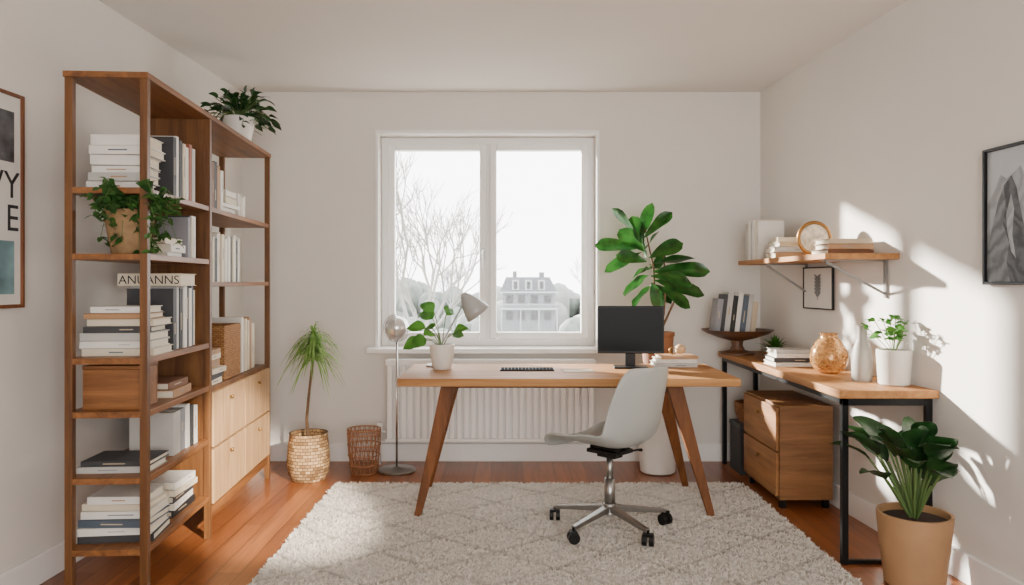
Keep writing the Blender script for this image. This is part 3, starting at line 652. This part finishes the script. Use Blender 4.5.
stack(I4,1.69,4.45,st,[(.19,.25,.034,'tan'),(.18,.24,.03,'pale grey'),(.17,.22,.028,'beige'),(.15,.2,.026,'cream')],-math.pi/2,pls,'books stacked on the wall shelf')
stack(I4,1.73,3.88,st,[(.19,.24,.026,'brown'),(.18,.23,.026,'tan'),(.17,.22,.026,'beige')],-math.pi/2,pls,'brown books stacked on the wall shelf')
rf=thing('round_frame','round brass ring ornament with a pale centre on the wall shelf','ornament',(1.68,4.1,st))
BR=plain('ring_brass','#8c6536',.35,.7)
MB().torus((0,0,.10),.086,.010,'Y',48).obj('ring',BR,rf,smooth=True)
o=MB().lathe([(.001,-.004),(.076,-.004),(.076,.004),(.001,.004)]).obj('disc',plain('disc_paper','#c4baa8',.6,var=.45,nscale=25),rf); o.rotation_euler=(math.pi/2,0,0); o.location=(0,0,.10)
MB().box(-.035,.035,-.02,.02,0,.012).obj('foot',BR,rf,bevel=.002)

# pictures
def wallpic(name,label,side,yc,zc,w,h,fw,fmat,depth=.025):
    if side=='R': n_=Vector((-1,-.068,0)).normalized(); xx=XR(yc)
    else: n_=Vector((1,-.045,0)).normalized(); xx=XL(yc)
    xa=n_.cross(Vector((0,0,1)))
    M=Matrix(((xa.x,n_.x,0,xx+n_.x*.004),(xa.y,n_.y,0,yc+n_.y*.004),(0,0,1,zc),(0,0,0,1)))
    e=thing(name,label,'picture',M=M)
    mb=MB(); mb.box(-w/2,w/2,0,.006,-h/2,h/2); mb.box(-w/2,-w/2+fw,.006,depth,-h/2,h/2); mb.box(w/2-fw,w/2,.006,depth,-h/2,h/2); mb.box(-w/2+fw,w/2-fw,.006,depth,-h/2,-h/2+fw); mb.box(-w/2+fw,w/2-fw,.006,depth,h/2-fw,h/2)
    mb.obj('frame',fmat,e,bevel=.002); return e
PAP=plain('poster_paper','#dcd9d2',.7,var=.02)
w_,h_=.62,.85; yc=3.025-w_/2
e=wallpic('framed_poster','poster with large black letters in a brown wooden frame','L',yc,1.583,w_,h_,.014,wood('frame_brown','#5d3520','#7f4d2e','Z'),depth=.02)
MB().box(-w_/2+.014,w_/2-.014,.006,.010,-h_/2+.014,h_/2-.014).obj('paper',PAP,e)
MB().box(-w_/2+.05,w_/2-.06,.0101,.011,.15,.35).obj('photo_print',plain('photo_dark','#5a5a5d',.6,var=.9,nscale=9),e)
MB().box(-w_/2+.05,w_/2-.06,.0101,.011,-.37,-.16).obj('photo_print',plain('photo_teal','#6c8b90',.6,var=.5,nscale=7),e)
TXM=Matrix(((-1,0,0,0),(0,0,1,0),(0,1,0,0),(0,0,0,1)))
text('VY',.15,Matrix.Translation((-w_/2+.018,.0108,.01))@TXM,e); text('E',.15,Matrix.Translation((-w_/2+.022,.0108,-.12))@TXM,e)
w_,h_=.62,.54; yc=3.02-w_/2
e=wallpic('framed_picture','grey mountain peak print in a thin black frame on the wall','R',yc,1.52,w_,h_,.012,BLKP)
MB().box(-w_/2+.012,w_/2-.012,.006,.010,-h_/2+.012,h_/2-.012).obj('print_sky',plain('grey_paper','#b4b8bb',.6,var=.08,nscale=4),e)
iw,ih=w_/2-.012,h_/2-.012
def rock(nm,h1,h2,sc,ang):
    m,nt,b=newmat(nm); tc=nt.nodes.new('ShaderNodeTexCoord'); mp=nt.nodes.new('ShaderNodeMapping'); mp.inputs['Rotation'].default_value=(0,ang,0)
    nt.links.new(tc.outputs['Object'],mp.inputs['Vector']); wv=nt.nodes.new('ShaderNodeTexWave'); wv.inputs['Scale'].default_value=sc; wv.inputs['Distortion'].default_value=9; wv.inputs['Detail'].default_value=5; wv.inputs['Detail Scale'].default_value=2
    nt.links.new(mp.outputs['Vector'],wv.inputs['Vector']); r=nt.nodes.new('ShaderNodeValToRGB'); r.color_ramp.elements[0].color=lin(h1); r.color_ramp.elements[1].color=lin(h2)
    nt.links.new(wv.outputs['Fac'],r.inputs['Fac']); nt.links.new(r.outputs['Color'],b.inputs['Base Color']); b.inputs['Roughness'].default_value=.7; return m
peaks=[(rock('rock_pale','#8a8e91','#a0a4a7',5,.5),[(iw,-ih),(iw,.05),(.26,.10),(.225,.16),(.19,.14),(.12,.18),(.05,.02),(-.05,.13),(-.14,.0),(-.22,.07),(-iw,-.05),(-iw,-ih)],.0102),
 (rock('rock_mid','#5b5f62','#7d8184',5,.9),[(iw,-ih),(iw,-.14),(.265,-.03),(.235,.06),(.205,.115),(.165,.15),(.14,.10),(.11,-.02),(.08,-.10),(.05,-ih)],.0112),
 (rock('rock_dark','#3c4043','#5c6063',6,-.6),[(.205,.115),(.195,.04),(.21,-.03),(.175,-.11),(.19,-.18),(.17,-ih),(.05,-ih),(.08,-.10),(.11,-.02),(.14,.10),(.165,.15)],.0122),
 (rock('rock_light','#888c8f','#a4a8aa',5,.4),[(.19,.0),(.165,.08),(.15,.02),(.16,-.08),(.14,-.17),(.165,-.14),(.185,-.06)],.0132),
 (rock('rock_mid2','#4f5356','#73777a',5,-.9),[(.12,-ih),(.04,-.08),(-.02,.08),(-.06,.04),(-.16,-.12),(-iw,-.2),(-iw,-ih)],.0118)]
for mt,poly,yy in peaks:
    n_=len(poly); vsx=[(x,yy,z) for x,z in poly]+[(x,yy+.0008,z) for x,z in poly]
    MB().add(vsx,[tuple(range(n_)),tuple(range(n_,2*n_))[::-1]]+[(i,(i+1)%n_,(i+1)%n_+n_,i+n_) for i in range(n_)]).obj('print_mountain',mt,e)
e=wallpic('framed_picture','small botanical print in a thin black frame beneath the wall shelf','R',4.42,1.225,.36,.25,.008,BLKP,depth=.015)
MB().box(-.17,.17,.006,.010,-.117,.117).obj('paper',PAP,e)
mb=MB(); mb.tube([(0,.0112,-.07),(0.005,.0112,.07)],.002,5)
for q in range(6):
    for s_ in(-1,1): mb.leaf((0,.0115,-.05+q*.02),(s_,0,.8),.05,.024,0,seg=4,twist=math.pi/2)
mb.obj('print',plain('print_grey','#77797a',.6),e)

# ---------------------------------------------------------------- big plant
fx,fy=1.0,4.98
fp=thing('potted_rubber_plant','tall plant with large glossy green leaves in a white planter','potted plant',(fx,fy,0))
autosmooth(MB().lathe([(.001,0),(.10,0),(.115,.01),(.125,.2),(.13,.45),(.135,.70),(.125,.70),(.122,.6),(.001,.6)],48).obj('planter',CERAM,fp,smooth=True))
autosmooth(MB().lathe([(.001,.602),(.09,.602),(.105,.90),(.112,.905),(.112,.93),(.102,.93),(.10,.89),(.001,.89)]).obj('grow_pot',plain('brown_pot','#8a5a3a',.7),fp,smooth=True))
MB().lathe([(.001,.892),(.099,.892),(.001,.905)]).obj('soil',SOIL,fp)
mb=MB(); stm=MB()
stems=[[(0,0,.89),(-.02,-.01,1.1),(-.03,-.02,1.35),(-.09,-.03,1.62)],[(.01,0,.89),(.04,0,1.05),(.05,-.02,1.25),(.03,-.03,1.5)],[(0,.01,.89),(.05,0,1.0),(.10,-.02,1.12),(.14,-.03,1.24)]]
for s_ in stems: stm.tube(s_,[.011,.009,.007,.004],8)
def FL(bx0,bz0,tx,tz_,W,yy=-.03,dy=-.25,tw=0):
    d=Vector((tx-bx0,dy*abs(tx-bx0)+dy*.1,tz_-bz0)); L_=d.length
    mb.leaf((bx0,yy,bz0),d,L_,W,.1,seg=9,kind='fid',twist=tw,fold=.2)
def P2(px,py): return ((px-VX)*4.95/F-fx,CH-(py-HY)*4.95/F)
for (a,b_),(c_,d_),W in [((640,243),(612,203),.13),((640,243),(650,199),.11),((641,248),(597,240),.14),((642,252),(606,268),.12),((643,238),(668,210),.11),
  ((645,252),(618,226),.14),((645,262),(616,252),.12),((648,258),(676,240),.13),((650,265),(692,254),.12),((652,272),(704,266),.15),((652,280),(699,290),.14),
  ((650,275),(620,290),.13),((655,285),(688,304),.12),((651,285),(634,304),.12),((648,270),(670,256),.13),((645,245),(630,213),.12),((652,290),(674,302),.12),((646,258),(640,230),.14),((650,282),(660,306),.12),((650,276),(684,280),.14),((647,268),(628,276),.13),((646,250),(662,228),.12)]:
    A=P2(a,b_);B=P2(c_,d_); sg=1 if c_<a else -1
    FL(A[0],A[1],B[0],B[1],W,yy=-.03+random.uniform(-.06,.05),dy=random.choice([-.6,-.3,.2]),tw=sg*random.uniform(.3,1.3))
stm.obj('stem',BARK,fp,smooth=True); mb.obj('foliage',G_V,fp,smooth=True)

# ---------------------------------------------------------------- near plant
npx,npy=1.70,3.13
np_=thing('potted_lily_plant','broad dark leaved plant in a tan clay pot on the floor','potted plant',(npx,npy,0))
autosmooth(MB().lathe(potprof(.145,.115,.30,.012),56).obj('pot',plain('tan_clay','#a17b55',.6,var=.08,nscale=8),np_,smooth=True)); MB().lathe([(.001,.272),(.13,.272),(.001,.282)]).obj('soil',SOIL,np_)
mb=MB(); stm=MB()
for i in range(32):
    az=i*2.4+random.uniform(-.2,.2); el=.85+.65*(i/32)+random.uniform(-.08,.08); r_=random.uniform(.18,.31); d=rdir(el,az)
    if d.x>.15: d.x*=.3
    p0=Vector((d.x*.03,d.y*.03,.275)); p1=p0+d*r_
    stm.tube([p0,p0+d*r_*.6+Vector((0,0,.01)),p1],.0045,6)
    dd=rdir(max(.4,el-.35),az+random.uniform(-.3,.3)); 
    if dd.x>.1: dd.x*=.3
    def c2(q): q=Vector(q); q.x=min(q.x,.16+.04*math.sin(q.z*40)); return q
    mb.leaf(p1,dd,random.uniform(.18,.24),random.uniform(.085,.11),.35,seg=9,fold=.25,twist=random.uniform(-.6,.6),clamp=c2)
stm.obj('stem',STEM,np_); mb.obj('foliage',G_D,np_,smooth=True)

# ---------------------------------------------------------------- outside
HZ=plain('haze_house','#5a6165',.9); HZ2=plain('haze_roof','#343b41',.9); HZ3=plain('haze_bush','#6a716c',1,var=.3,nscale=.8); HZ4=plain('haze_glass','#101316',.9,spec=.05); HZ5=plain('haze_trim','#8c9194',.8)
def wx(px,Y): return (px-VX)*Y/F
def wz(py,Y): return CH-(py-HY)*Y/F
gr=MB().box(-90,90,8,160,-6.2,-6).obj('ground',plain('pale_ground','#848985',1,var=.1,nscale=.3)); gr['kind']='structure'; gr['label']='pale hazy ground outside the window'; gr['category']='ground'
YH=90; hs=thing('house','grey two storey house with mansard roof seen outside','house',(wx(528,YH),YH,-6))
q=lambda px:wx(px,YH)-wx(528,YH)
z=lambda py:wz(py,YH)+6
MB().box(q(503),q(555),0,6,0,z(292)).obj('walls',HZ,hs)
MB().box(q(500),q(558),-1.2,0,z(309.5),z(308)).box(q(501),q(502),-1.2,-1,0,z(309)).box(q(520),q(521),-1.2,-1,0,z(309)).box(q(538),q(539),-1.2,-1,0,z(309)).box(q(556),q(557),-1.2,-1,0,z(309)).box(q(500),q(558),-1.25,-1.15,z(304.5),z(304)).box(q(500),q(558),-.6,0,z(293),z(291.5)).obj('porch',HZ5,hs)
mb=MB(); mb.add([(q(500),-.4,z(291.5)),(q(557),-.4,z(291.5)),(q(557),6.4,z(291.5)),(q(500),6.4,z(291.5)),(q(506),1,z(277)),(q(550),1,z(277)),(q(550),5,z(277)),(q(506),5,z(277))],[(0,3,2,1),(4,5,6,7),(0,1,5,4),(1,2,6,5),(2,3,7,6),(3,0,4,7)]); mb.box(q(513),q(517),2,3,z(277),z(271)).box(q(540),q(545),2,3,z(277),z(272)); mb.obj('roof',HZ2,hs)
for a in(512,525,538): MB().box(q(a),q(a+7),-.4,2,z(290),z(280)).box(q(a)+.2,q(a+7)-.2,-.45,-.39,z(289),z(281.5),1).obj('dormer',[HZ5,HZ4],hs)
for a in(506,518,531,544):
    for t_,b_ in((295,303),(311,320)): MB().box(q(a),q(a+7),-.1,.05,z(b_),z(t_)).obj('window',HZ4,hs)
def tree(name,x,y,H,seedv,label,mat,lv=6,r0=.16,spread=.55):
    rnd=random.Random(seedv); e=thing(name,label,'tree',(x,y,-6)); mb=MB()
    def br(p,d,L_,r,l):
        n_=3; pts=[p]; dd=d.copy()
        for k in range(n_):
            dd=(dd+Vector((rnd.uniform(-.12,.12),rnd.uniform(-.12,.12),.07))).normalized(); pts.append(pts[-1]+dd*L_/n_)
        mb.tube(pts,[r*(1-.35*k/n_) for k in range(n_+1)],6 if l>2 else 4,cap=False)
        if l==0: return
        for k in range(3 if l>1 else 4):
            a=rnd.uniform(0,6.28); s_=rnd.uniform(.25,spread); o_=dd.orthogonal().normalized(); o_=Matrix.Rotation(a,3,dd)@o_
            nd=(dd*math.cos(s_)+o_*math.sin(s_)).normalized(); q_=pts[-1] if k<2 else pts[-2]
            br(q_,nd,L_*rnd.uniform(.62,.82),r*.62,l-1)
    br(Vector((0,0,0)),Vector((0,0,1)),H*.33,r0,lv); mb.obj('branches',mat,e); return e
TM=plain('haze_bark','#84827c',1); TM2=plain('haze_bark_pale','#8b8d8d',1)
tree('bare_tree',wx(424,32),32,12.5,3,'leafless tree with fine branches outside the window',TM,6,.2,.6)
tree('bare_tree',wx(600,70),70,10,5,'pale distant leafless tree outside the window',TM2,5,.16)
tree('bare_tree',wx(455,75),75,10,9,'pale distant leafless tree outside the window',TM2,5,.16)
mb=MB(); rn=random.Random(4)
for i in range(90):
    x=rn.uniform(-30,18); y=rn.uniform(99,112); mb.sphere((x,y,-6+rn.uniform(0,5)),rn.uniform(1.2,2.6),6,sz=1.2)
for i in range(30):
    x=wx(rn.choice([rn.uniform(380,490),rn.uniform(568,600)]),80); mb.sphere((x,80,-6+rn.uniform(0,2.8)),rn.uniform(1,1.8),6)
o=mb.obj('hedge',HZ3,smooth=True); o['kind']='stuff'; o['label']='hazy row of shrubs and treetops outside'; o['category']='hedge'

# ---------------------------------------------------------------- light, world, camera
w=bpy.data.worlds.new('World'); bpy.context.scene.world=w; w.use_nodes=True
bg=w.node_tree.nodes['Background']; bg.inputs['Color'].default_value=(1,.985,.965,1); bg.inputs['Strength'].default_value=10.0
sd=bpy.data.lights.new('sun','SUN'); sd.energy=34; sd.angle=math.radians(2.2); sd.color=(1,.94,.85)
so_=bpy.data.objects.new('sun',sd); C.objects.link(so_); so_.rotation_euler=Vector((1.27,-1.15,-.47)).to_track_quat('-Z','Y').to_euler(); so_.location=(-8,12,6)
sp=bpy.data.lights.new('added_spot','SPOT'); sp.energy=4800; sp.spot_size=math.radians(14); sp.spot_blend=.6; sp.shadow_soft_size=.05; sp.color=(1,.9,.76)  # added out-of-view spot standing in for sunlight on drawers and left floor
o=bpy.data.objects.new('added_spot',sp); C.objects.link(o); o.location=(1.6,.2,2.35); o.rotation_euler=(Vector((-1.38,4.15,.12))-Vector(o.location)).to_track_quat('-Z','Y').to_euler()
def portal(loc,rot,sx_,sy_):
    l=bpy.data.lights.new('portal','AREA'); l.shape='RECTANGLE'; l.size=sx_; l.size_y=sy_
    try: l.cycles.is_portal=True
    except Exception: pass
    o=bpy.data.objects.new('portal',l); C.objects.link(o); o.location=loc; o.rotation_euler=rot
portal(((WX0+WX1)/2,BW+.22,(WZ0+WZ1)/2),(-math.pi/2,0,0),1.5,1.5)
portal(((OX0+OX1)/2,Y0-.15,(OZ0+OZ1)/2),(math.pi/2,0,0),OX1-OX0,OZ1-OZ0)
cd=bpy.data.cameras.new('camera'); cam=bpy.data.objects.new('camera',cd); C.objects.link(cam)
cam.location=(0,0,CH); cam.rotation_euler=(math.pi/2,0,0); cd.sensor_width=36; cd.lens=F/1024*36
cd.shift_x=(512-VX)/1024; cd.shift_y=-(292.5-HY)/1024; cd.clip_end=400; cd.clip_start=.05
bpy.context.scene.camera=cam
